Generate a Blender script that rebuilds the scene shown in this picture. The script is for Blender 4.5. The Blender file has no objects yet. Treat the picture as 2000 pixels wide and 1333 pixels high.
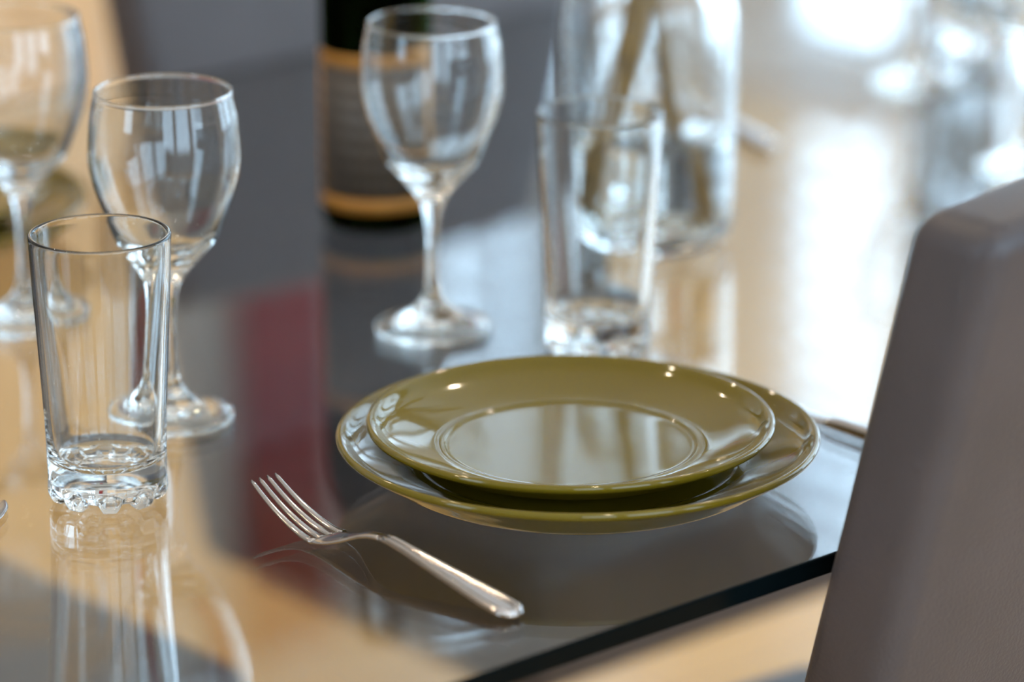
import bpy, bmesh, math, random
from mathutils import Vector, Matrix
random.seed(7)
R = math.radians
scene = bpy.context.scene
C = scene.collection

# ------------------------------------------------------------------ camera, sky, exposure
TABLE = 0.75                     # height of the table top
cam_d = bpy.data.cameras.new('camera')
cam = bpy.data.objects.new('camera', cam_d); C.objects.link(cam)
cam.location = (0, 0, 1.47)
cam.rotation_euler = (R(90 - 17.8), 0, R(-41.6))
cam_d.sensor_width = 36.0; cam_d.lens = 135.0
cam_d.clip_start = 0.05; cam_d.clip_end = 200
cam_d.dof.use_dof = True; cam_d.dof.focus_distance = 2.045
cam_d.dof.aperture_fstop = 2.9; cam_d.dof.aperture_blades = 0
scene.camera = cam

world = bpy.data.worlds.new('overcast_sky'); scene.world = world
world.use_nodes = True
bg = world.node_tree.nodes['Background']
bg.inputs['Color'].default_value = (0.64, 0.82, 1.0, 1)
bg.inputs['Strength'].default_value = 5.2

vs = scene.view_settings
vs.view_transform = 'Standard'; vs.look = 'None'; vs.exposure = 0.36; vs.gamma = 1.0
vs.use_curve_mapping = False
cy = scene.cycles
cy.max_bounces = 24; cy.transmission_bounces = 20; cy.glossy_bounces = 12; cy.diffuse_bounces = 4
cy.transparent_max_bounces = 16
cy.sample_clamp_indirect = 80.0; cy.sample_clamp_direct = 0.0
cy.caustics_reflective = True; cy.caustics_refractive = True; cy.blur_glossy = 0.3
cy.use_denoising = True

# ------------------------------------------------------------------ materials
def new_mat(name):
    m = bpy.data.materials.new(name); m.use_nodes = True
    nt = m.node_tree
    for n in list(nt.nodes): nt.nodes.remove(n)
    out = nt.nodes.new('ShaderNodeOutputMaterial')
    return m, nt, out

def pbr(name, col, rough=0.5, metal=0.0, var=0.0, scale=8.0, bump=0.0, bscale=60.0, coat=0.0, spec=0.5):
    m, nt, out = new_mat(name)
    b = nt.nodes.new('ShaderNodeBsdfPrincipled')
    b.inputs['Roughness'].default_value = rough; b.inputs['Metallic'].default_value = metal
    b.inputs['Coat Weight'].default_value = coat; b.inputs['Coat Roughness'].default_value = 0.03
    b.inputs['Specular IOR Level'].default_value = spec
    tc = nt.nodes.new('ShaderNodeTexCoord')
    nz = nt.nodes.new('ShaderNodeTexNoise'); nz.inputs['Scale'].default_value = scale
    nz.inputs['Detail'].default_value = 5
    nt.links.new(tc.outputs['Object'], nz.inputs['Vector'])
    rp = nt.nodes.new('ShaderNodeValToRGB')
    k = max(var, 0.01)
    rp.color_ramp.elements[0].position = 0.3; rp.color_ramp.elements[1].position = 0.7
    rp.color_ramp.elements[0].color = (*[c * (1 - k) for c in col], 1)
    rp.color_ramp.elements[1].color = (*[min(1, c * (1 + k)) for c in col], 1)
    nt.links.new(nz.outputs['Fac'], rp.inputs['Fac'])
    nt.links.new(rp.outputs['Color'], b.inputs['Base Color'])
    if bump:
        n2 = nt.nodes.new('ShaderNodeTexNoise'); n2.inputs['Scale'].default_value = bscale
        nt.links.new(tc.outputs['Object'], n2.inputs['Vector'])
        bp = nt.nodes.new('ShaderNodeBump'); bp.inputs['Strength'].default_value = bump
        bp.inputs['Distance'].default_value = 0.002
        nt.links.new(n2.outputs['Fac'], bp.inputs['Height'])
        nt.links.new(bp.outputs['Normal'], b.inputs['Normal'])
    nt.links.new(b.outputs[0], out.inputs[0])
    return m

def glass(name, col, ior=1.5, wob=0.0):
    m, nt, out = new_mat(name)
    g = nt.nodes.new('ShaderNodeBsdfGlass')
    g.inputs['Color'].default_value = (*col, 1); g.inputs['Roughness'].default_value = 0.0
    g.inputs['IOR'].default_value = ior
    if wob:
        tc = nt.nodes.new('ShaderNodeTexCoord')
        nz = nt.nodes.new('ShaderNodeTexNoise'); nz.inputs['Scale'].default_value = 55
        nt.links.new(tc.outputs['Object'], nz.inputs['Vector'])
        bp = nt.nodes.new('ShaderNodeBump'); bp.inputs['Strength'].default_value = wob
        bp.inputs['Distance'].default_value = 0.001
        nt.links.new(nz.outputs['Fac'], bp.inputs['Height'])
        nt.links.new(bp.outputs['Normal'], g.inputs['Normal'])
    nt.links.new(g.outputs[0], out.inputs[0])
    return m

def emit(name, col, s):
    m, nt, out = new_mat(name)
    e = nt.nodes.new('ShaderNodeEmission')
    e.inputs['Color'].default_value = (*col, 1); e.inputs['Strength'].default_value = s
    nt.links.new(e.outputs[0], out.inputs[0])
    return m

def pane_mat(name):
    m, nt, out = new_mat(name)
    t = nt.nodes.new('ShaderNodeBsdfTransparent'); t.inputs[0].default_value = (0.93, 0.96, 0.97, 1)
    g = nt.nodes.new('ShaderNodeBsdfGlossy'); g.inputs['Roughness'].default_value = 0.02
    mx = nt.nodes.new('ShaderNodeMixShader'); mx.inputs[0].default_value = 0.06
    nt.links.new(t.outputs[0], mx.inputs[1]); nt.links.new(g.outputs[0], mx.inputs[2])
    nt.links.new(mx.outputs[0], out.inputs[0])
    return m

def wood_floor(name):
    m, nt, out = new_mat(name)
    b = nt.nodes.new('ShaderNodeBsdfPrincipled'); b.inputs['Roughness'].default_value = 0.26; b.inputs['Specular IOR Level'].default_value = 0.35
    tc = nt.nodes.new('ShaderNodeTexCoord')
    mp = nt.nodes.new('ShaderNodeMapping'); mp.inputs['Scale'].default_value = (1.0, 1.0, 1.0)
    nt.links.new(tc.outputs['Object'], mp.inputs['Vector'])
    br = nt.nodes.new('ShaderNodeTexBrick')
    br.inputs['Color1'].default_value = (0.64, 0.355, 0.115, 1)
    br.inputs['Color2'].default_value = (0.73, 0.42, 0.15, 1)
    br.inputs['Mortar'].default_value = (0.36, 0.20, 0.09, 1)
    br.inputs['Scale'].default_value = 1.0; br.inputs['Mortar Size'].default_value = 0.002
    br.inputs['Brick Width'].default_value = 1.2; br.inputs['Row Height'].default_value = 0.19
    nt.links.new(mp.outputs[0], br.inputs['Vector'])
    m2 = nt.nodes.new('ShaderNodeMapping'); m2.inputs['Scale'].default_value = (2.0, 30.0, 1.0)
    nt.links.new(tc.outputs['Object'], m2.inputs['Vector'])
    nz = nt.nodes.new('ShaderNodeTexNoise'); nz.inputs['Scale'].default_value = 2.0; nz.inputs['Detail'].default_value = 6
    nt.links.new(m2.outputs[0], nz.inputs['Vector'])
    mr = nt.nodes.new('ShaderNodeMapRange'); mr.inputs[3].default_value = 0.88; mr.inputs[4].default_value = 1.1
    nt.links.new(nz.outputs['Fac'], mr.inputs[0])
    mul = nt.nodes.new('ShaderNodeVectorMath'); mul.operation = 'MULTIPLY'
    nt.links.new(br.outputs['Color'], mul.inputs[0]); nt.links.new(mr.outputs[0], mul.inputs[1])
    nt.links.new(mul.outputs[0], b.inputs['Base Color'])
    nt.links.new(b.outputs[0], out.inputs[0])
    return m

def label_mat(name):
    """dark wine label with rows of small grey illegible print"""
    m, nt, out = new_mat(name)
    b = nt.nodes.new('ShaderNodeBsdfPrincipled'); b.inputs['Roughness'].default_value = 0.55
    tc = nt.nodes.new('ShaderNodeTexCoord')
    mp = nt.nodes.new('ShaderNodeMapping'); mp.inputs['Scale'].default_value = (60, 60, 1)
    nt.links.new(tc.outputs['Object'], mp.inputs['Vector'])
    nz = nt.nodes.new('ShaderNodeTexNoise'); nz.inputs['Scale'].default_value = 4; nz.inputs['Detail'].default_value = 3
    nt.links.new(mp.outputs[0], nz.inputs['Vector'])
    sep = nt.nodes.new('ShaderNodeSeparateXYZ'); nt.links.new(tc.outputs['Object'], sep.inputs[0])
    ml = nt.nodes.new('ShaderNodeMath'); ml.operation = 'MULTIPLY'; ml.inputs[1].default_value = 2 * math.pi / 0.011
    nt.links.new(sep.outputs['Z'], ml.inputs[0])
    sn = nt.nodes.new('ShaderNodeMath'); sn.operation = 'SINE'; nt.links.new(ml.outputs[0], sn.inputs[0])
    mr = nt.nodes.new('ShaderNodeMapRange'); mr.inputs[1].default_value = -0.1; mr.inputs[2].default_value = 0.5
    nt.links.new(sn.outputs[0], mr.inputs[0])
    m3 = nt.nodes.new('ShaderNodeMath'); m3.operation = 'MULTIPLY'
    nt.links.new(mr.outputs[0], m3.inputs[0]); nt.links.new(nz.outputs['Fac'], m3.inputs[1])
    mix = nt.nodes.new('ShaderNodeMix'); mix.data_type = 'RGBA'
    mix.inputs['A'].default_value = (0.030, 0.022, 0.018, 1); mix.inputs['B'].default_value = (0.30, 0.25, 0.21, 1)
    nt.links.new(m3.outputs[0], mix.inputs['Factor'])
    nt.links.new(mix.outputs['Result'], b.inputs['Base Color'])
    nt.links.new(b.outputs[0], out.inputs[0])
    return m

M = dict(
    glass=glass('clear_glass', (0.985, 0.99, 0.99), 1.5),
    cast=glass('pressed_glass', (0.98, 0.988, 0.988), 1.5, 0.10),
    table=glass('grey_tinted_glass', (0.90, 0.915, 0.92), 1.52),
    edge=pbr('dark_glass_edge', (0.0015, 0.004, 0.005), 0.15, spec=0.06),
    green=glass('dark_green_bottle_glass', (0.05, 0.10, 0.02), 1.5),
    wine=pbr('dark_wine', (0.008, 0.006, 0.003), 0.1),
    water=glass('water', (0.97, 0.98, 0.98), 1.33),
    olive=pbr('olive_glaze', (0.160, 0.112, 0.007), 0.07, var=0.04, scale=20, spec=0.5),
    steel=pbr('polished_steel', (0.52, 0.48, 0.46), 0.14, 1.0, var=0.03, scale=40),
    leather=pbr('taupe_leather', (0.082, 0.069, 0.074), 0.42, var=0.08, scale=14, bump=0.25, bscale=500),
    seam=pbr('taupe_thread', (0.09, 0.07, 0.066), 0.7),
    dark_leg=pbr('dark_leg_lacquer', (0.03, 0.025, 0.025), 0.3),
    chrome=pbr('brushed_chrome', (0.6, 0.6, 0.6), 0.25, 1.0),
    gold=pbr('label_gold', (0.50, 0.22, 0.035), 0.45, 0.2, var=0.08, scale=60),
    label=label_mat('wine_label'),
    foil=pbr('dark_foil', (0.02, 0.018, 0.015), 0.3, 0.6),
    stem=pbr('woody_stem', (0.27, 0.15, 0.035), 0.6, var=0.3, scale=60, bump=0.4, bscale=200),
    wall=pbr('beige_wall_paint', (0.52, 0.46, 0.40), 0.7, var=0.02, scale=2, bump=0.1, bscale=90),
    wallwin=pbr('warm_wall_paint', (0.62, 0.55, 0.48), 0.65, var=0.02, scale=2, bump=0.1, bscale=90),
    ceil=pbr('ceiling_paint', (0.78, 0.76, 0.73), 0.8, var=0.02, scale=2),
    floor=wood_floor('oak_laminate'),
    white=pbr('white_window_lacquer', (0.78, 0.79, 0.80), 0.4, var=0.02),
    slat=pbr('white_blind_slat', (0.80, 0.82, 0.84), 0.45, var=0.02),
    pane=pane_mat('window_glass'),
    tan=pbr('tan_door_wood', (0.78, 0.51, 0.28), 0.5, var=0.10, scale=7),
    red=pbr('red_cloth', (0.42, 0.032, 0.034), 0.75, var=0.15, scale=12, bump=0.3, bscale=300),
    lamp=emit('warm_lamp', (1.0, 0.80, 0.55), 420.0),
)

# ------------------------------------------------------------------ helpers
def smooth(me):
    me.polygons.foreach_set('use_smooth', [True] * len(me.polygons))

def link(name, me, mat=None, parent=None, loc=None):
    o = bpy.data.objects.new(name, me); C.objects.link(o)
    if mat is not None and not me.materials: me.materials.append(mat)
    if parent is not None: o.parent = parent
    if loc is not None: o.location = loc
    return o

def empty(name, loc=(0, 0, 0), rz=0.0):
    o = bpy.data.objects.new(name, None); C.objects.link(o)
    o.location = loc; o.rotation_euler = (0, 0, rz); o.empty_display_size = 0.05
    return o

def tag(o, label=None, cat=None, group=None, kind=None):
    if label: o['label'] = label
    if cat: o['category'] = cat
    if group: o['group'] = group
    if kind: o['kind'] = kind
    return o

def copy_tree(o, parent=None):
    c = o.copy(); C.objects.link(c); c.parent = parent
    for ch in list(o.children): copy_tree(ch, c)
    return c

def spline(pts, n=6):
    """Catmull-Rom through (r, z) points"""
    out = []
    for i in range(len(pts) - 1):
        p0 = pts[max(i - 1, 0)]; p1 = pts[i]; p2 = pts[i + 1]; p3 = pts[min(i + 2, len(pts) - 1)]
        for k in range(n):
            t = k / n
            out.append(tuple(0.5 * (2 * p1[j] + (p2[j] - p0[j]) * t + (2 * p0[j] - 5 * p1[j] + 4 * p2[j] - p3[j]) * t * t
                                    + (3 * p1[j] - p0[j] - 3 * p2[j] + p3[j]) * t ** 3) for j in range(len(p1))))
    out.append(tuple(pts[-1]))
    return out

def lathe_mesh(name, prof, segs=96, disp=None):
    """revolve an open (r, z) profile; walking the profile with the solid on its left gives outward normals"""
    verts, rings, faces = [], [], []
    for r, z in prof:
        if r < 1e-6:
            rings.append([len(verts)]); verts.append((0, 0, z))
        else:
            ring = []
            for k in range(segs):
                a = 2 * math.pi * k / segs
                rr, zz = disp(r, z, a) if disp else (r, z)
                ring.append(len(verts)); verts.append((rr * math.cos(a), rr * math.sin(a), zz))
            rings.append(ring)
    for A, B in zip(rings, rings[1:]):
        if len(A) == 1 and len(B) == 1: continue
        for k in range(segs):
            k2 = (k + 1) % segs
            if len(A) == 1: faces.append((A[0], B[k2], B[k]))
            elif len(B) == 1: faces.append((A[k], A[k2], B[0]))
            else: faces.append((A[k], A[k2], B[k2], B[k]))
    me = bpy.data.meshes.new(name); me.from_pydata(verts, [], faces); me.update(); smooth(me)
    return me

def box_mesh(name, boxes, bevel=0.0, segs=2):
    bm = bmesh.new()
    for (x0, x1, y0, y1, z0, z1) in boxes:
        r = bmesh.ops.create_cube(bm, size=1.0)
        for v in r['verts']:
            v.co = Vector(((x0 + x1) / 2 + v.co.x * (x1 - x0), (y0 + y1) / 2 + v.co.y * (y1 - y0), (z0 + z1) / 2 + v.co.z * (z1 - z0)))
    if bevel:
        bmesh.ops.bevel(bm, geom=list(bm.edges), offset=bevel, segments=segs, profile=0.5, affect='EDGES')
    me = bpy.data.meshes.new(name); bm.to_mesh(me); bm.free()
    return me

def sweep_mesh(name, path, n=12, power=2.6):
    """path rows: (y, x, z, half width, half thickness); closed rounded section across x/z, swept along y"""
    verts, faces = [], []
    L = len(path)
    for i, (y, x, z, hw, ht) in enumerate(path):
        a = path[max(i - 1, 0)]; b = path[min(i + 1, L - 1)]
        d = Vector((b[1] - a[1], b[0] - a[0], b[2] - a[2])).normalized()
        side = Vector((0, 0, 1)).cross(d) * -1
        side.normalize()
        up = side.cross(d); up.normalize()
        if up.z < 0: up = -up
        c = Vector((x, y, z))
        for k in range(n):
            t = 2 * math.pi * k / n
            ct, st = math.cos(t), math.sin(t)
            px = math.copysign(abs(ct) ** (2 / power), ct) * hw
            pz = math.copysign(abs(st) ** (2 / power), st) * ht
            verts.append(c + side * px + up * pz)
    for i in range(L - 1):
        for k in range(n):
            k2 = (k + 1) % n
            faces.append((i * n + k, i * n + k2, (i + 1) * n + k2, (i + 1) * n + k))
    faces.append(tuple(range(n))); faces.append(tuple((L - 1) * n + k for k in range(n)))
    me = bpy.data.meshes.new(name); me.from_pydata([tuple(v) for v in verts], [], faces)
    bm = bmesh.new(); bm.from_mesh(me); bmesh.ops.recalc_face_normals(bm, faces=bm.faces); bm.to_mesh(me); bm.free()
    smooth(me)
    return me

def tube_mesh(name, pts, radii, n=14):
    verts, faces = [], []
    L = len(pts)
    for i, p in enumerate(pts):
        a = Vector(pts[max(i - 1, 0)]); b = Vector(pts[min(i + 1, L - 1)])
        d = (b - a).normalized()
        s = d.orthogonal().normalized() if i == 0 else (s - d * s.dot(d)).normalized()
        u = d.cross(s)
        for k in range(n):
            t = 2 * math.pi * k / n
            verts.append(tuple(Vector(p) + (s * math.cos(t) + u * math.sin(t)) * radii[i]))
    for i in range(L - 1):
        for k in range(n):
            k2 = (k + 1) % n
            faces.append((i * n + k, i * n + k2, (i + 1) * n + k2, (i + 1) * n + k))
    faces.append(tuple(reversed(range(n)))); faces.append(tuple((L - 1) * n + k for k in range(n)))
    me = bpy.data.meshes.new(name); me.from_pydata(verts, [], faces); me.update(); smooth(me)
    return me

# ------------------------------------------------------------------ the room
X0, X1, Y0, Y1, ZC = -1.6, 4.2, -1.6, 4.35, 2.6
SILL, HEAD, TH = 0.10, 2.36, 0.045
def struct(name, me, mat, parent=None):
    o = link(name, me, mat, parent)
    if parent is None: o['kind'] = 'structure'
    return o
struct('floor', box_mesh('floor', [(X0 - .045, X1 + .045, Y0 - .045, Y1 + .045, -0.1, 0)]), M['floor'])
struct('ceiling', box_mesh('ceiling', [(X0 - .045, X1 + .045, Y0 - .045, Y1 + .045, ZC, ZC + .1)]), M['ceil'])
# openings: (start, end, sill height) along each wall
right_open = [(0.20, 0.90, .5), (1.00, 1.70, .5), (1.80, 2.50, .5), (2.65, 3.25, .5), (3.60, 3.80, .10), (3.868, 4.078, .10)]  # the wide openings are unseen windows added for more daylight
back_open = [(3.73, 3.829, .30), (3.847, 3.920, .30), (3.973, 4.070, .30), (4.090, 4.175, .30)]
front_open = [(-1.3, -0.1, .5), (0.2, 1.4, .5), (1.7, 2.9, .5)]  # unseen windows behind the camera, added to light the chair backs
left_open = [(1.5, 2.2, .9)]
# wall frames: origin, direction along the wall, direction outwards
WALLS = {'right': (Vector((X1, 0, 0)), Vector((0, 1, 0)), Vector((1, 0, 0)), Y0, Y1),
         'back': (Vector((0, Y1, 0)), Vector((1, 0, 0)), Vector((0, 1, 0)), X0, X1),
         'front': (Vector((0, Y0, 0)), Vector((1, 0, 0)), Vector((0, -1, 0)), X0, X1),
         'left': (Vector((X0, 0, 0)), Vector((0, 1, 0)), Vector((-1, 0, 0)), Y0, Y1)}
def wbox(wall, s0, s1, d0, d1, z0, z1):
    o, al, ou, _, _ = WALLS[wall]
    p = o + al * s0 + ou * d0; q = o + al * s1 + ou * d1
    return (min(p.x, q.x), max(p.x, q.x), min(p.y, q.y), max(p.y, q.y), z0, z1)
def wall_with_openings(wall, opens, mat):
    e0, e1 = WALLS[wall][3:]
    bx = [wbox(wall, e0, e1, 0, TH, HEAD, ZC)]
    cur = e0
    for a, b, sl in opens:
        bx.append(wbox(wall, cur, a, 0, TH, 0, HEAD)); bx.append(wbox(wall, a, b, 0, TH, 0, sl)); cur = b
    bx.append(wbox(wall, cur, e1, 0, TH, 0, HEAD))
    return struct('wall_' + wall, box_mesh('wall_' + wall, bx), mat)
wall_with_openings('right', right_open, M['wallwin'])
wall_with_openings('back', back_open, M['wall'])
wall_with_openings('left', left_open, M['wall'])
wall_with_openings('front', front_open, M['wall'])
struct('baseboard_right', box_mesh('baseboard_right', [(X1 - .012, X1, Y0, Y1, 0, .085)], .003), M['white'])
struct('baseboard_back', box_mesh('baseboard_back', [(3.14, X1 - .015, Y1 - .015, Y1, 0, .09)], .004), M['white'])

def make_window(n, wall, a, b, sl, rail=None):
    t = 0.014
    fr = box_mesh('window_frame', [wbox(wall, a, a + t, .012, .036, sl, HEAD), wbox(wall, b - t, b, .012, .036, sl, HEAD),
                                   wbox(wall, a + t, b - t, .012, .036, sl, sl + t), wbox(wall, a + t, b - t, .012, .036, HEAD - t, HEAD)])
    w = struct('window_%d' % n, fr, M['white'])
    if rail: struct('glazing_rail', box_mesh('glazing_rail', [wbox(wall, a + t, b - t, .008, .040, rail[0], rail[1])], .002), M['white'], w)
    struct('pane', box_mesh('pane', [wbox(wall, a + t, b - t, .022, .025, sl + t, HEAD - t)]), M['pane'], w)
    struct('window_sill', box_mesh('window_sill', [wbox(wall, a - .008, b + .008, -.015, .012, sl - .02, sl)], .003), M['white'], w)
    return w
n = 1
for wall, ops in (('right', right_open), ('back', back_open), ('left', left_open), ('front', front_open)):
    for a, b, sl in ops: make_window(n, wall, a, b, sl, (1.385, 1.51) if wall == 'right' and a > 3.4 else None); n += 1

def make_blind(wall, a, b, bottom, label, group, tilt=24):
    o, al, ou, _, _ = WALLS[wall]
    p = o + al * ((a + b) / 2) + ou * -0.030
    rz = 0.0 if wall == 'right' else R(90)
    root = empty('venetian_blind', (p.x, p.y, bottom), rz)
    tag(root, label, 'blind', group)
    w = b - a - 0.012
    sm = box_mesh('slat', [(-.022, .022, -w / 2, w / 2, -.0012, .0012)])
    z = 0.02
    while z < HEAD - bottom - 0.06:
        s = link('slat', sm, M['slat'], root, (0, 0, z)); s.rotation_euler = (0, R(tilt), 0)
        z += 0.058
    link('head_rail', box_mesh('head_rail', [(-.02, .02, -w / 2, w / 2, -.02, .02)], .003), M['white'], root, (0, 0, HEAD - bottom - 0.022))
    return root
make_blind('right', 3.868, 4.078, 0.45, 'white slatted blind in the tall window pane nearest the room corner', 'blinds in the tall panes')
make_blind('right', 3.60, 3.80, 0.45, 'white slatted blind in the pane beside the one nearest the corner', 'blinds in the tall panes')
make_blind('back', 3.73, 3.829, 0.45, 'white slatted blind mirrored blue beside the wine glass stem', 'blinds in the tall panes', 32)

# daylight portals: they only guide the sampling of the sky through the openings
def portal(name, loc, rot, sx, sy):
    l = bpy.data.lights.new(name, 'AREA'); l.shape = 'RECTANGLE'; l.size = sx; l.size_y = sy
    l.cycles.is_portal = True
    o = bpy.data.objects.new(name, l); C.objects.link(o); o.location = loc; o.rotation_euler = rot
portal('portal_right', (X1 + .05, 2.15, 1.23), (0, R(90), 0), 2.26, 3.95)
portal('portal_back', (3.95, Y1 + .05, 1.33), (R(-90), 0, 0), 0.5, 2.1)
portal('portal_left', (X0 - .05, 1.85, 1.63), (0, R(-90), 0), 1.5, 0.8)

portal('portal_front', (0.8, Y0 - .05, 1.43), (R(90), 0, 0), 4.3, 1.9)

# tan wooden door in the back wall
dr = struct('door_1', box_mesh('door_leaf', [(2.30, 3.08, Y1 - .04, Y1 - .002, 0.01, 2.12)], .003), M['tan'])
for k in range(6):
    struct('door_board', box_mesh('door_board', [(2.32 + k * .124, 2.32 + k * .124 + .118, Y1 - .048, Y1 - .04, 0.03, 2.10)], .002), M['tan'], dr)
struct('door_handle', tube_mesh('door_handle', [(2.37, Y1 - .05, 1.02), (2.37, Y1 - .09, 1.02), (2.39, Y1 - .10, 1.02), (2.48, Y1 - .10, 1.02)], [.009] * 4), M['chrome'], dr)

# red cloth hanging on the back wall, seen mirrored in the table
def hanging(a, b, z0, z1):
    bm = bmesh.new(); N = 40
    vs_ = []
    for side in (0, 1):
        row = []
        for i in range(N + 1):
            x = a + (b - a) * i / N
            y = Y1 - .02 - .012 * math.sin(i * 0.9) - (0.006 if side else 0)
            row.append((bm.verts.new((x, y, z0)), bm.verts.new((x, y, z1))))
        vs_.append(row)
    f, g = vs_
    for i in range(N):
        bm.faces.new((f[i][0], f[i][1], f[i + 1][1], f[i + 1][0])); bm.faces.new((g[i][0], g[i + 1][0], g[i + 1][1], g[i][1]))
        bm.faces.new((f[i][0], f[i + 1][0], g[i + 1][0], g[i][0])); bm.faces.new((f[i][1], g[i][1], g[i + 1][1], f[i + 1][1]))
    for i in (0, N): bm.faces.new((f[i][0], g[i][0], g[i][1], f[i][1]))
    bmesh.ops.recalc_face_normals(bm, faces=bm.faces)
    me = bpy.data.meshes.new('curtain'); bm.to_mesh(me); bm.free(); smooth(me)
    return me
cu = empty('red_curtain', (0, 0, 0))
tag(cu, 'dark red curtain whose reflection shows beside the wine bottle', 'curtain')
link('curtain_cloth', hanging(3.30, 3.48, 0.10, 2.28), M['red'], cu)
link('curtain_rod', tube_mesh('curtain_rod', [(3.24, Y1 - .03, 2.29), (3.54, Y1 - .03, 2.29)], [.01, .01]), M['chrome'], cu)

# ceiling downlights
def downlight(x, y, label):
    r = empty('ceiling_spotlight', (x, y, ZC)); tag(r, label, 'lamp', 'warm ceiling spotlights')
    link('trim_ring', lathe_mesh('trim_ring', [(.032, -.001), (.032, -.010), (.046, -.008), (.049, 0)][::-1], 32), M['white'], r)
    link('bulb', lathe_mesh('bulb', [(0, -.006), (.030, -.006), (.030, -.001)], 32), M['lamp'], r)
    return r
for x, y, lb in [(2.88, 2.33, 'warm ceiling spotlight sparkling on the left of the upper plate'),
                 (1.00, 2.42, 'warm ceiling spotlight sparkling on the right of the upper plate'),
                 (0.00, 2.40, 'warm ceiling spotlight nearest the left wall window'),
                 (1.94, 3.60, 'warm ceiling spotlight between the table and the tan door'),
                 (1.00, 0.60, 'warm ceiling spotlight above the near side of the table'),
                 (2.88, 0.60, 'warm ceiling spotlight nearest the tall window panes')]:
    downlight(x, y, lb)

# ------------------------------------------------------------------ the table
TX0, TX1, TY0, TY1, TT = 0.55, 2.62, 1.2935, 2.345, 0.011
tb = empty('dining_table', ((TX0 + TX1) / 2, (TY0 + TY1) / 2, 0))
tag(tb, 'large dining table with a polished grey tinted glass top and dark edge', 'table')
def table_top():
    bm = bmesh.new()
    bmesh.ops.create_cube(bm, size=1.0)
    for v in bm.verts: v.co = Vector((v.co.x * (TX1 - TX0), v.co.y * (TY1 - TY0), TABLE - TT / 2 + v.co.z * TT))
    ve = [e for e in bm.edges if abs(e.verts[0].co.z - e.verts[1].co.z) > 1e-4]
    bmesh.ops.bevel(bm, geom=ve, offset=0.012, segments=5, profile=0.5, affect='EDGES')
    he = [e for e in bm.edges if abs(e.verts[0].co.z - e.verts[1].co.z) < 1e-6 and any(abs(f.normal.z) > .9 for f in e.link_faces) and any(abs(f.normal.z) < .1 for f in e.link_faces)]
    bmesh.ops.bevel(bm, geom=he, offset=0.0012, segments=2, profile=0.5, affect='EDGES')
    for f in bm.faces: f.material_index = 0 if abs(f.normal.z) > 0.95 else 1
    me = bpy.data.meshes.new('glass_top'); bm.to_mesh(me); bm.free()
    me.materials.append(M['table']); me.materials.append(M['edge'])
    return me
link('glass_top', table_top(), None, tb)
lx, ly = (TX1 - TX0) / 2 - .045, (TY1 - TY0) / 2 - .06
for sx in (-1, 1):
    for sy in (-1, 1):
        link('leg', box_mesh('leg', [(sx * lx - .03, sx * lx + .03, sy * ly - .03, sy * ly + .03, 0, TABLE - TT)], .004), M['dark_leg'], tb)

# ------------------------------------------------------------------ chairs
def rounded_slab(name, hw, ht, h, crown, rad, lean, curve=0.0):
    """upholstered back: x across, y through, z up; leans towards -y going up"""
    bm = bmesh.new()
    bmesh.ops.create_cube(bm, size=1.0)
    bmesh.ops.scale(bm, vec=(2 * hw, 2 * ht, h), verts=bm.verts)
    bmesh.ops.bevel(bm, geom=list(bm.edges), offset=rad, segments=5, profile=0.5, affect='EDGES')
    bmesh.ops.subdivide_edges(bm, edges=[e for e in bm.edges if e.calc_length() > 0.2], cuts=8, use_grid_fill=True)
    for v in bm.verts:
        zz = (v.co.z + h / 2) / h
        v.co.z += crown * (1 - (v.co.x / hw) ** 2) * zz
        v.co.y += -lean * (v.co.z + h / 2) - curve * (1 - (v.co.x / hw) ** 2)
    me = bpy.data.meshes.new(name); bm.to_mesh(me); bm.free(); smooth(me)
    return me

def make_chair():
    """faces +y; origin on the floor under the seat centre"""
    r = empty('dining_chair')
    seat = rounded_slab('seat', 0.212, 0.200, 0.095, 0.008, 0.018, 0.0)
    link('seat', seat, M['leather'], r, (0, 0.000, 0.405))
    back = rounded_slab('backrest', 0.225, 0.030, 0.595, 0.014, 0.016, 0.26)
    link('backrest', back, M['leather'], r, (0, -0.153, 0.360 + 0.2975))
    # cantilever frame: each side tube drops from the seat front and runs back along the floor
    for sx in (-1, 1):
        x = sx * 0.185
        pts = [(x, -0.15, .347), (x, 0.10, .347), (x, 0.135, .342), (x, 0.158, .318), (x, 0.165, .285), (x, 0.165, .08), (x, 0.158, .040), (x, 0.135, .018), (x, 0.10, .0125), (x, -0.20, .0125)]
        link('leg', tube_mesh('leg', pts, [.0118] * len(pts), 12), M['chrome'], r)
    link('floor_rail', tube_mesh('floor_rail', [(-0.185, -0.20, .0125), (0.185, -0.20, .0125)], [.0118] * 2, 12), M['chrome'], r)
    return r
ch = make_chair()
ch.location = (1.573, 1.504, 0); tag(ch, 'taupe leather dining chair in the foreground beside the olive plates', 'chair', 'leather dining chairs')
c2 = copy_tree(ch); c2.location = (1.942, 2.127, 0); c2.rotation_euler = (0, 0, R(180))
tag(c2, 'taupe leather dining chair across the table behind the wine bottle', 'chair', 'leather dining chairs')
c3 = copy_tree(ch); c3.location = (1.265, 2.127, 0); c3.rotation_euler = (0, 0, R(180))
tag(c3, 'taupe leather dining chair whose seat shows through the glass at lower left', 'chair', 'leather dining chairs')

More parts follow.
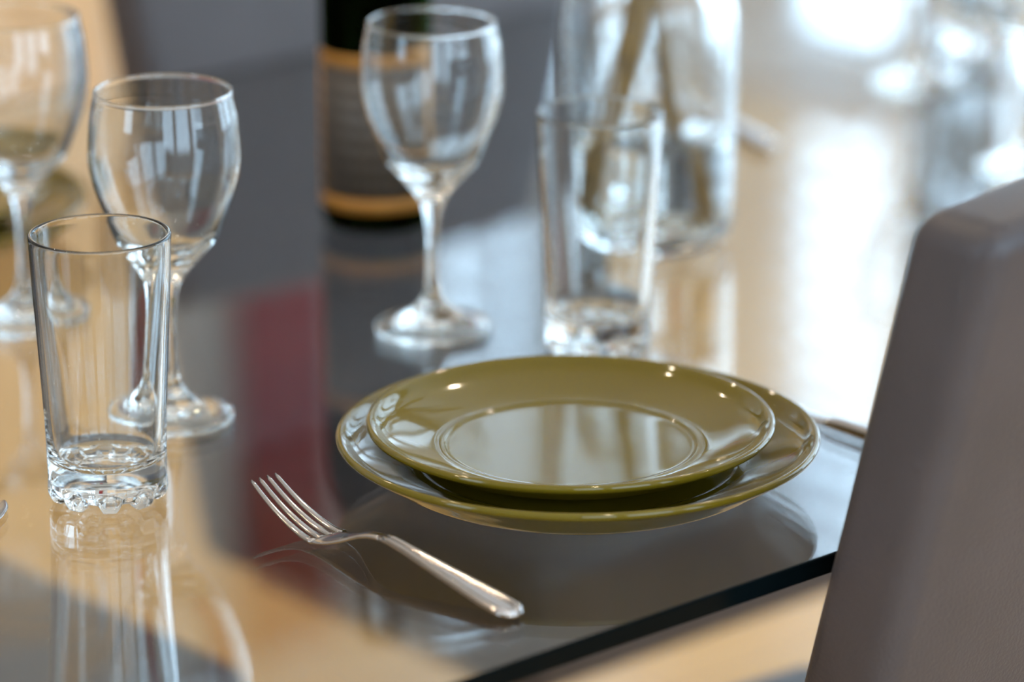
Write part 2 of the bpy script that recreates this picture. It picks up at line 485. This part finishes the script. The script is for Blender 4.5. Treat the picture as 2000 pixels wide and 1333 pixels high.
# ------------------------------------------------------------------ plates
def plate_profile(S, foot, well, rimz, Rr):
    """walk: bottom centre -> foot -> outside -> lip -> inside -> centre"""
    wr = foot + 0.004
    under = [(0, 0.0032), (foot - 0.008, 0.0032), (foot - 0.005, 0.0004), (foot - 0.002, 0), (foot + 0.002, 0.0006), (foot + 0.006, 0.0042)]
    k = Rr - foot
    out = [(foot + 0.18 * k, 0.0052), (foot + 0.45 * k, 0.30 * rimz), (foot + 0.75 * k, 0.62 * rimz), (Rr - 0.003, rimz - 0.0052),
           (Rr - 0.0004, rimz - 0.0028), (Rr - 0.0006, rimz - 0.0008), (Rr - 0.0022, rimz), (Rr - 0.0048, rimz - 0.0012)]
    inn = [(foot + 0.78 * k, well + 0.62 * (rimz - well)), (foot + 0.5 * k, well + 0.30 * (rimz - well)), (foot + 0.26 * k, well + 0.095 * (rimz - well)),
           (foot + 0.16 * k, well + 0.0012), (foot + 0.12 * k, well + 0.0003), (foot + 0.05 * k, well), (foot - 0.01, well), (foot * .5, well), (0, well)]
    return spline(under + out + inn, 5)
big_me = lathe_mesh('dinner_plate', plate_profile(1, 0.080, 0.014, 0.031, 0.1327), 128)
sml_me = lathe_mesh('side_plate', plate_profile(1, 0.062, 0.0095, 0.0250, 0.1120), 128)
def plate(name, me, loc, label, group):
    o = link(name, me, M['olive'], None, loc); tag(o, label, 'plate', group); return o
plate('dinner_plate', big_me, (1.3456, 1.4612, TABLE), 'larger glossy olive green plate under the smaller one, beside the fork', 'olive plates')
plate('side_plate', sml_me, (1.3414, 1.4626, TABLE + .0143), 'smaller glossy olive green plate stacked on the larger one, in focus', 'olive plates')
plate('dinner_plate', big_me, (1.322, 2.115, TABLE), 'larger olive plate half out of frame behind the leftmost wine glass', 'olive plates')
plate('side_plate', sml_me, (1.318, 2.118, TABLE + .0143), 'smaller olive plate stacked behind the leftmost wine glass', 'olive plates')

# ------------------------------------------------------------------ wine glasses
outer_bowl = [(.0390, .1950), (.0408, .1860), (.0421, .1780), (.0433, .1600), (.0424, .1488), (.0388, .1350), (.0330, .1198), (.0280, .1087), (.0195, .0985), (.0115, .0890)]
inner_bowl = [(.0380, .1952), (.0396, .1860), (.0409, .1780), (.0420, .1600), (.0410, .1488), (.0373, .1352), (.0313, .1210), (.0255, .1110), (.0165, .1030), (.0075, .0990), (0, .0980)]
stem_p = [(.0115, .0890), (.0072, .0816), (.0046, .0700), (.0038, .0540), (.0040, .0360), (.0060, .0240)]
foot_p = [(.0060, .0240), (.0110, .0165), (.0190, .0105), (.0285, .0068), (.0350, .0052), (.0363, .0034), (.0355, .0010), (.0335, .0)]
foot_b = [(.0335, .0), (.030, .0010), (.018, .0035), (.008, .005), (0, .0055)]
def wine_glass_meshes():
    ib = spline(inner_bowl, 6)
    ob = spline(outer_bowl, 6)
    lip = [(.0385 + .0009 * math.cos(R(a)), .1952 + .0009 * math.sin(R(a))) for a in range(215, -36, -25)]
    # solid on the left: go from foot bottom centre outwards, up the outside, over the lip and down the inside
    fb = spline(foot_b[::-1], 5)
    chain = spline([p for p in foot_p[::-1]] + stem_p[::-1][1:] + outer_bowl[::-1][1:], 6)
    cut1 = min(range(len(chain)), key=lambda i: abs(chain[i][1] - .0240) + (1 if i < 6 else 0))
    cut2 = min(range(len(chain)), key=lambda i: abs(chain[i][1] - .0890))
    foot = fb[:-1] + chain[:cut1 + 1]
    stem = chain[cut1:cut2 + 1]
    bowl = chain[cut2:-1] + lip[::-1] + ib[1:]
    return lathe_mesh('foot', foot, 96), lathe_mesh('stem', stem, 96), lathe_mesh('bowl', bowl, 96)
FM, SM, BM = wine_glass_meshes()
def wine_glass(loc, label, rz=0):
    r = empty('wine_glass', (loc[0], loc[1], TABLE), rz); tag(r, label, 'glass', 'stemmed wine glasses')
    link('foot', FM, M['cast'], r); link('stem', SM, M['cast'], r); link('bowl', BM, M['glass'], r)
    return r
wine_glass((1.2433, 1.6955), 'empty wine glass directly behind the sharp tumbler at left')
wine_glass((1.4665, 1.7250), 'empty wine glass behind the plates in front of the wine bottle')
wine_glass((1.2866, 1.9040), 'leftmost wine glass, cut by the frame, with an olive plate behind it')
wine_glass((2.1550, 1.9550), 'blurred wine glass at top right, further from the chair back')
wine_glass((2.0250, 1.7300), 'blurred wine glass just above the foreground chair back')

# ------------------------------------------------------------------ tumblers
NK = 9
def knob(r, z, a):
    if z > 0.0135 or r < 0.012: return r, z
    w = min(1, (0.0135 - z) / 0.009)
    b = min(1.0, max(0.0, 0.55 + 0.75 * math.cos(NK * a))) ; b = b * b * (3 - 2 * b)
    k = min(1, max(0, (r - 0.012) / 0.012))
    return r * (1 + 0.035 * b * w * k), z + 0.0045 * (1 - b) * w * k
tum_wall_out = spline([(.0322, .0135), (.0324, .022), (.0330, .045), (.0350, .085), (.0369, .120), (.0382, .1485)], 5)
tum_lip = [(.0369 + .0013 * math.cos(R(a)), .1487 + .0013 * math.sin(R(a))) for a in range(0, 181, 15)]
tum_in = spline([(.0356, .1487), (.0343, .120), (.0318, .085), (.0290, .045), (.0277, .031), (.0262, .0255), (.0225, .0222), (.014, .0207), (0, .0203)], 6)
tum_base = spline([(0, .0070), (.010, .0066), (.0155, .0052), (.0195, .0016), (.0245, 0), (.0288, .0012), (.0314, .0052), (.0321, .0100), (.0322, .0135)], 5)
TB = lathe_mesh('base', tum_base, 160, knob)
TW = lathe_mesh('wall', tum_wall_out + tum_lip + tum_in[1:], 128)
def tumbler(loc, label, rz=0):
    r = empty('tumbler', (loc[0], loc[1], TABLE), rz); tag(r, label, 'glass', 'straight clear tumblers')
    b = link('thick_base', TB, M['glass'], r); b['label'] = 'thick base with rounded knobs'
    link('glass_wall', TW, M['glass'], r)
    return r
tumbler((1.1400, 1.6150), 'sharp empty tumbler with knobbed base in the left foreground', R(36.4))
tumbler((1.5165, 1.6290), 'blurred empty tumbler standing behind the plates and before the vase', R(15))
tumbler((2.2700, 2.0000), 'blurred tumbler at top right among the wine glasses', R(3))

# ------------------------------------------------------------------ cutlery
def make_fork():
    """tines towards +y; y = 0 at the handle end, 0.203 at the tips"""
    r = empty('dinner_fork')
    def zc(y):
        pts = [(0, .0030), (.012, .0042), (.05, .0090), (.09, .0143), (.105, .0152), (.118, .0130), (.135, .0060), (.147, .0032), (.158, .0036), (.175, .0085), (.190, .0150), (.203, .0222)]
        for i in range(len(pts) - 1):
            a, za = pts[i]; b, zb = pts[i + 1]
            if a <= y <= b:
                def slope(j):
                    p, q = pts[max(j - 1, 0)], pts[min(j + 1, len(pts) - 1)]
                    return (q[1] - p[1]) / (q[0] - p[0])
                h = b - a; t = (y - a) / h
                return (za * (2 * t**3 - 3 * t * t + 1) + slope(i) * h * (t**3 - 2 * t * t + t) + zb * (3 * t * t - 2 * t**3) + slope(i + 1) * h * (t**3 - t * t))
        return pts[-1][1]
    W = [(0, .0020), (.0015, .0052), (.005, .0076), (.010, .0086), (.02, .0086), (.05, .0066), (.085, .0041), (.105, .0036)]
    def lerp(tab, y):
        for (a, va), (b, vb) in zip(tab, tab[1:]):
            if a <= y <= b: return va + (vb - va) * (y - a) / (b - a)
        return tab[-1][1]
    ys = [0, .0008, .0015, .003, .005, .0075, .010] + [.010 + .095 * i / 24 for i in range(1, 25)]
    link('handle', sweep_mesh('handle', [(y, 0, zc(y), lerp(W, y), .0012) for y in ys], 16, 3), M['steel'], r)
    for sx in (-1, 1):       # raised border of the handle
        pth = [(y, sx * (lerp(W, y) - min(.0022, lerp(W, y) * .5)), zc(y) + .0010, min(.0022, lerp(W, y) * .5), .0014) for y in ys if .004 <= y <= .102]
        link('handle_border', sweep_mesh('handle_border', pth, 10, 2), M['steel'], r)
    link('handle_border', tube_mesh('handle_border', [(k * .00105, .0055 - .0034 * math.cos(k / 6 * 1.45), zc(.003) + .0010) for k in range(-6, 7)], [.0016] * 13, 10), M['steel'], r)
    HW = [(.103, .0036), (.112, .0042), (.122, .0066), (.132, .0098), (.142, .0118), (.150, .0122)]
    link('head', sweep_mesh('head', [(.103 + .047 * i / 20, 0, zc(.103 + .047 * i / 20), lerp(HW, .103 + .047 * i / 20), .0011) for i in range(21)], 18, 3), M['steel'], r)
    for k in range(4):
        x0 = (-1.5 + k) * .0066; x1 = (-1.5 + k) * .0054
        pth = []
        for i in range(19):
            y = .1485 + (.203 - .1485) * i / 18
            t = i / 18
            hw = .00255 * (1 - t) + .00115 * t
            if i == 18: hw *= .45
            pth.append((y, x0 + (x1 - x0) * t, zc(y), hw, .0011 - .0004 * t))
        link('tine', sweep_mesh('tine', pth, 10, 2.6), M['steel'], r)
    return r
fk = make_fork(); fk.location = (1.1870, 1.3325, TABLE); fk.rotation_euler = (0, 0, R(0.5))
tag(fk, 'polished steel four-tined fork lying left of the olive plates', 'fork')

def make_knife():
    """tip towards +y, 0.225 long"""
    r = empty('table_knife')
    hp = [(0, 0, .0040, .0030, .0016), (.003, 0, .0042, .0068, .0030), (.010, 0, .0044, .0086, .0038), (.03, 0, .0044, .0080, .0040), (.07, 0, .0042, .0062, .0038), (.105, 0, .0040, .0055, .0032), (.112, 0, .0038, .0062, .0024)]
    link('handle', sweep_mesh('handle', spline(hp, 4), 18, 2.6), M['steel'], r)
    bp = [(.110, 0, .0036, .0060, .0014), (.125, .0006, .0032, .0085, .0010), (.16, .0010, .0028, .0096, .0009), (.195, .0008, .0026, .0092, .0008), (.212, -.0012, .0026, .0066, .0007), (.221, -.0034, .0026, .0034, .0006), (.225, -.0048, .0026, .0012, .0005)]
    link('blade', sweep_mesh('blade', spline(bp, 4), 16, 2.2), M['steel'], r)
    return r
kn = make_knife(); kn.location = (1.5175, 1.322, TABLE)
tag(kn, 'steel table knife lying between the olive plates and the chair back', 'knife', 'steel table knives')
k2 = copy_tree(kn)
ang = math.atan2(-0.92, 0.38)
k2.rotation_euler = (0, 0, ang)
k2.location = (1.0876 - 0.92 * .2215, 1.636 - .38 * .2215, TABLE)
tag(k2, 'knife with only its tip showing at the left frame edge beside the tumbler', 'knife', 'steel table knives')
k3 = copy_tree(kn); k3.rotation_euler = (0, 0, R(-21)); k3.location = (1.925, 1.886, TABLE)
tag(k3, 'blurred steel knife lying behind the glass vase', 'knife', 'steel table knives')

# ------------------------------------------------------------------ bottle
def bottle(loc, rz):
    r = empty('wine_bottle', (*loc, TABLE), rz)
    tag(r, 'dark green wine bottle with a gold bordered black label', 'bottle')
    outer = [(0, .012), (.012, .010), (.024, .003), (.030, 0), (.0345, .0016), (.0370, .007), (.0372, .02), (.0372, .08), (.0372, .150), (.0368, .168), (.0335, .190), (.0260, .213), (.0185, .233), (.0155, .250), (.0148, .270), (.0145, .292), (.0155, .294), (.0155, .302), (.0135, .303)]
    link('bottle_glass', lathe_mesh('bottle_glass', spline(outer, 4) + [(.0110, .303), (.0110, .250), (.0140, .232), (.0230, .212), (.0305, .189), (.0335, .168), (.0338, .02), (.028, .008), (0, .016)], 96), M['green'], r)
    link('wine', lathe_mesh('wine', [(0, .0175), (.027, .0105), (.0330, .021), (.0330, .166), (.0298, .188), (.0222, .211), (.0132, .231), (.0105, .247), (0, .247)], 64), M['wine'], r)
    link('foil_capsule', lathe_mesh('foil_capsule', [(.0158, .248), (.0152, .270), (.0149, .291), (.0160, .293), (.0160, .3035), (0, .3040)], 48), M['foil'], r)
    def patch(name, a0, a1, z0, z1, rad, mat, parent):
        N = 48; vv, ff = [], []
        for i in range(N + 1):
            a = a0 + (a1 - a0) * i / N
            for rr in (rad, rad + .00035):
                vv += [(rr * math.cos(a), rr * math.sin(a), z0), (rr * math.cos(a), rr * math.sin(a), z1)]
        for i in range(N):
            p, q = i * 4, i * 4 + 4
            ff += [(p + 2, q + 2, q + 3, p + 3), (p, p + 1, q + 1, q), (p, q, q + 2, p + 2), (p + 1, p + 3, q + 3, q + 1)]
        ff += [(0, 2, 3, 1), (N * 4, N * 4 + 1, N * 4 + 3, N * 4 + 2)]
        me = bpy.data.meshes.new(name); me.from_pydata(vv, [], ff); me.update(); smooth(me)
        return link(name, me, mat, parent)
    A = R(78); b = R(11); z0, z1 = .0160, .1235
    lab = patch('label', -A, A, z0, z1, .0374, M['label'], r)
    lab['label'] = 'black label with rows of fine grey print'
    for (a0, a1, c0, c1) in ((-A, A, z0, z0 + .009), (-A, A, z1 - .009, z1), (-A, -A + b, z0 + .009, z1 - .009), (A - b, A, z0 + .009, z1 - .009)):
        patch('label_border', a0, a1, c0, c1, .0378, M['gold'], lab)
    return r
bottle((1.597, 1.936), R(-131.6 - 4))

# ------------------------------------------------------------------ vase with stems
def vase(loc):
    r = empty('glass_vase', (*loc, TABLE)); tag(r, 'large clear glass vase with rounded shoulder holding brown stems', 'vase')
    out = [(0, .004), (.030, .0030), (.044, .0), (.052, .003), (.0565, .012), (.0580, .03), (.0585, .09), (.0590, .135), (.0575, .160), (.0510, .180), (.0400, .195), (.0335, .207), (.0330, .220), (.0355, .232)]
    lip = [(.0352, .2335), (.0340, .2340), (.0330, .2328)]
    inn = [(.0330, .2328), (.0304, .220), (.0308, .208), (.0372, .193), (.0480, .177), (.0545, .158), (.0560, .135), (.0555, .09), (.0548, .03), (.0525, .017), (.045, .0125), (.025, .012), (0, .012)]
    link('vase_glass', lathe_mesh('vase_glass', spline(out, 6)[:-1] + [out[-1]] + lip + spline(inn, 5)[1:], 96), M['cast'], r)
    wat = [(0, .0123), (.025, .0123), (.0448, .0128), (.0522, .0173), (.0545, .030), (.0551, .070), (.0551, .0715), (0, .0712)]
    link('water', lathe_mesh('water', wat, 96), M['water'], r)
    return r
VX, VY = 1.703, 1.783
vase((VX, VY))
rt, fw = Vector((0.7478, -0.6639, 0)), Vector((0.6639, 0.7478, 0))
def stem(pts, rad, label):
    P = [Vector((VX, VY, TABLE)) + rt * a + fw * b + Vector((0, 0, c)) for a, b, c in pts]
    base = P[0]
    sp = spline([tuple(p - base) for p in P], 8)
    rr = [rad * (1.05 - .25 * i / len(sp)) for i in range(len(sp))]
    o = link('branch_stem', tube_mesh('branch_stem', sp, rr, 12), M['stem'], None, tuple(base))
    tag(o, label, 'stem', 'stems in the vase')
    return o
stem([(-.038, -.016, .0220), (-.030, -.015, .06), (-.018, -.014, .11), (-.006, -.013, .17), (.004, -.012, .24), (.016, -.008, .36)], .0090, 'thicker brown stem in the vase slanting down to the left')
stem([(.030, .008, .0180), (.022, .009, .06), (.013, .010, .10), (.006, .011, .15), (-.006, .012, .24), (-.022, .016, .36)], .0042, 'thinner dark stem in the vase slanting down to the right')
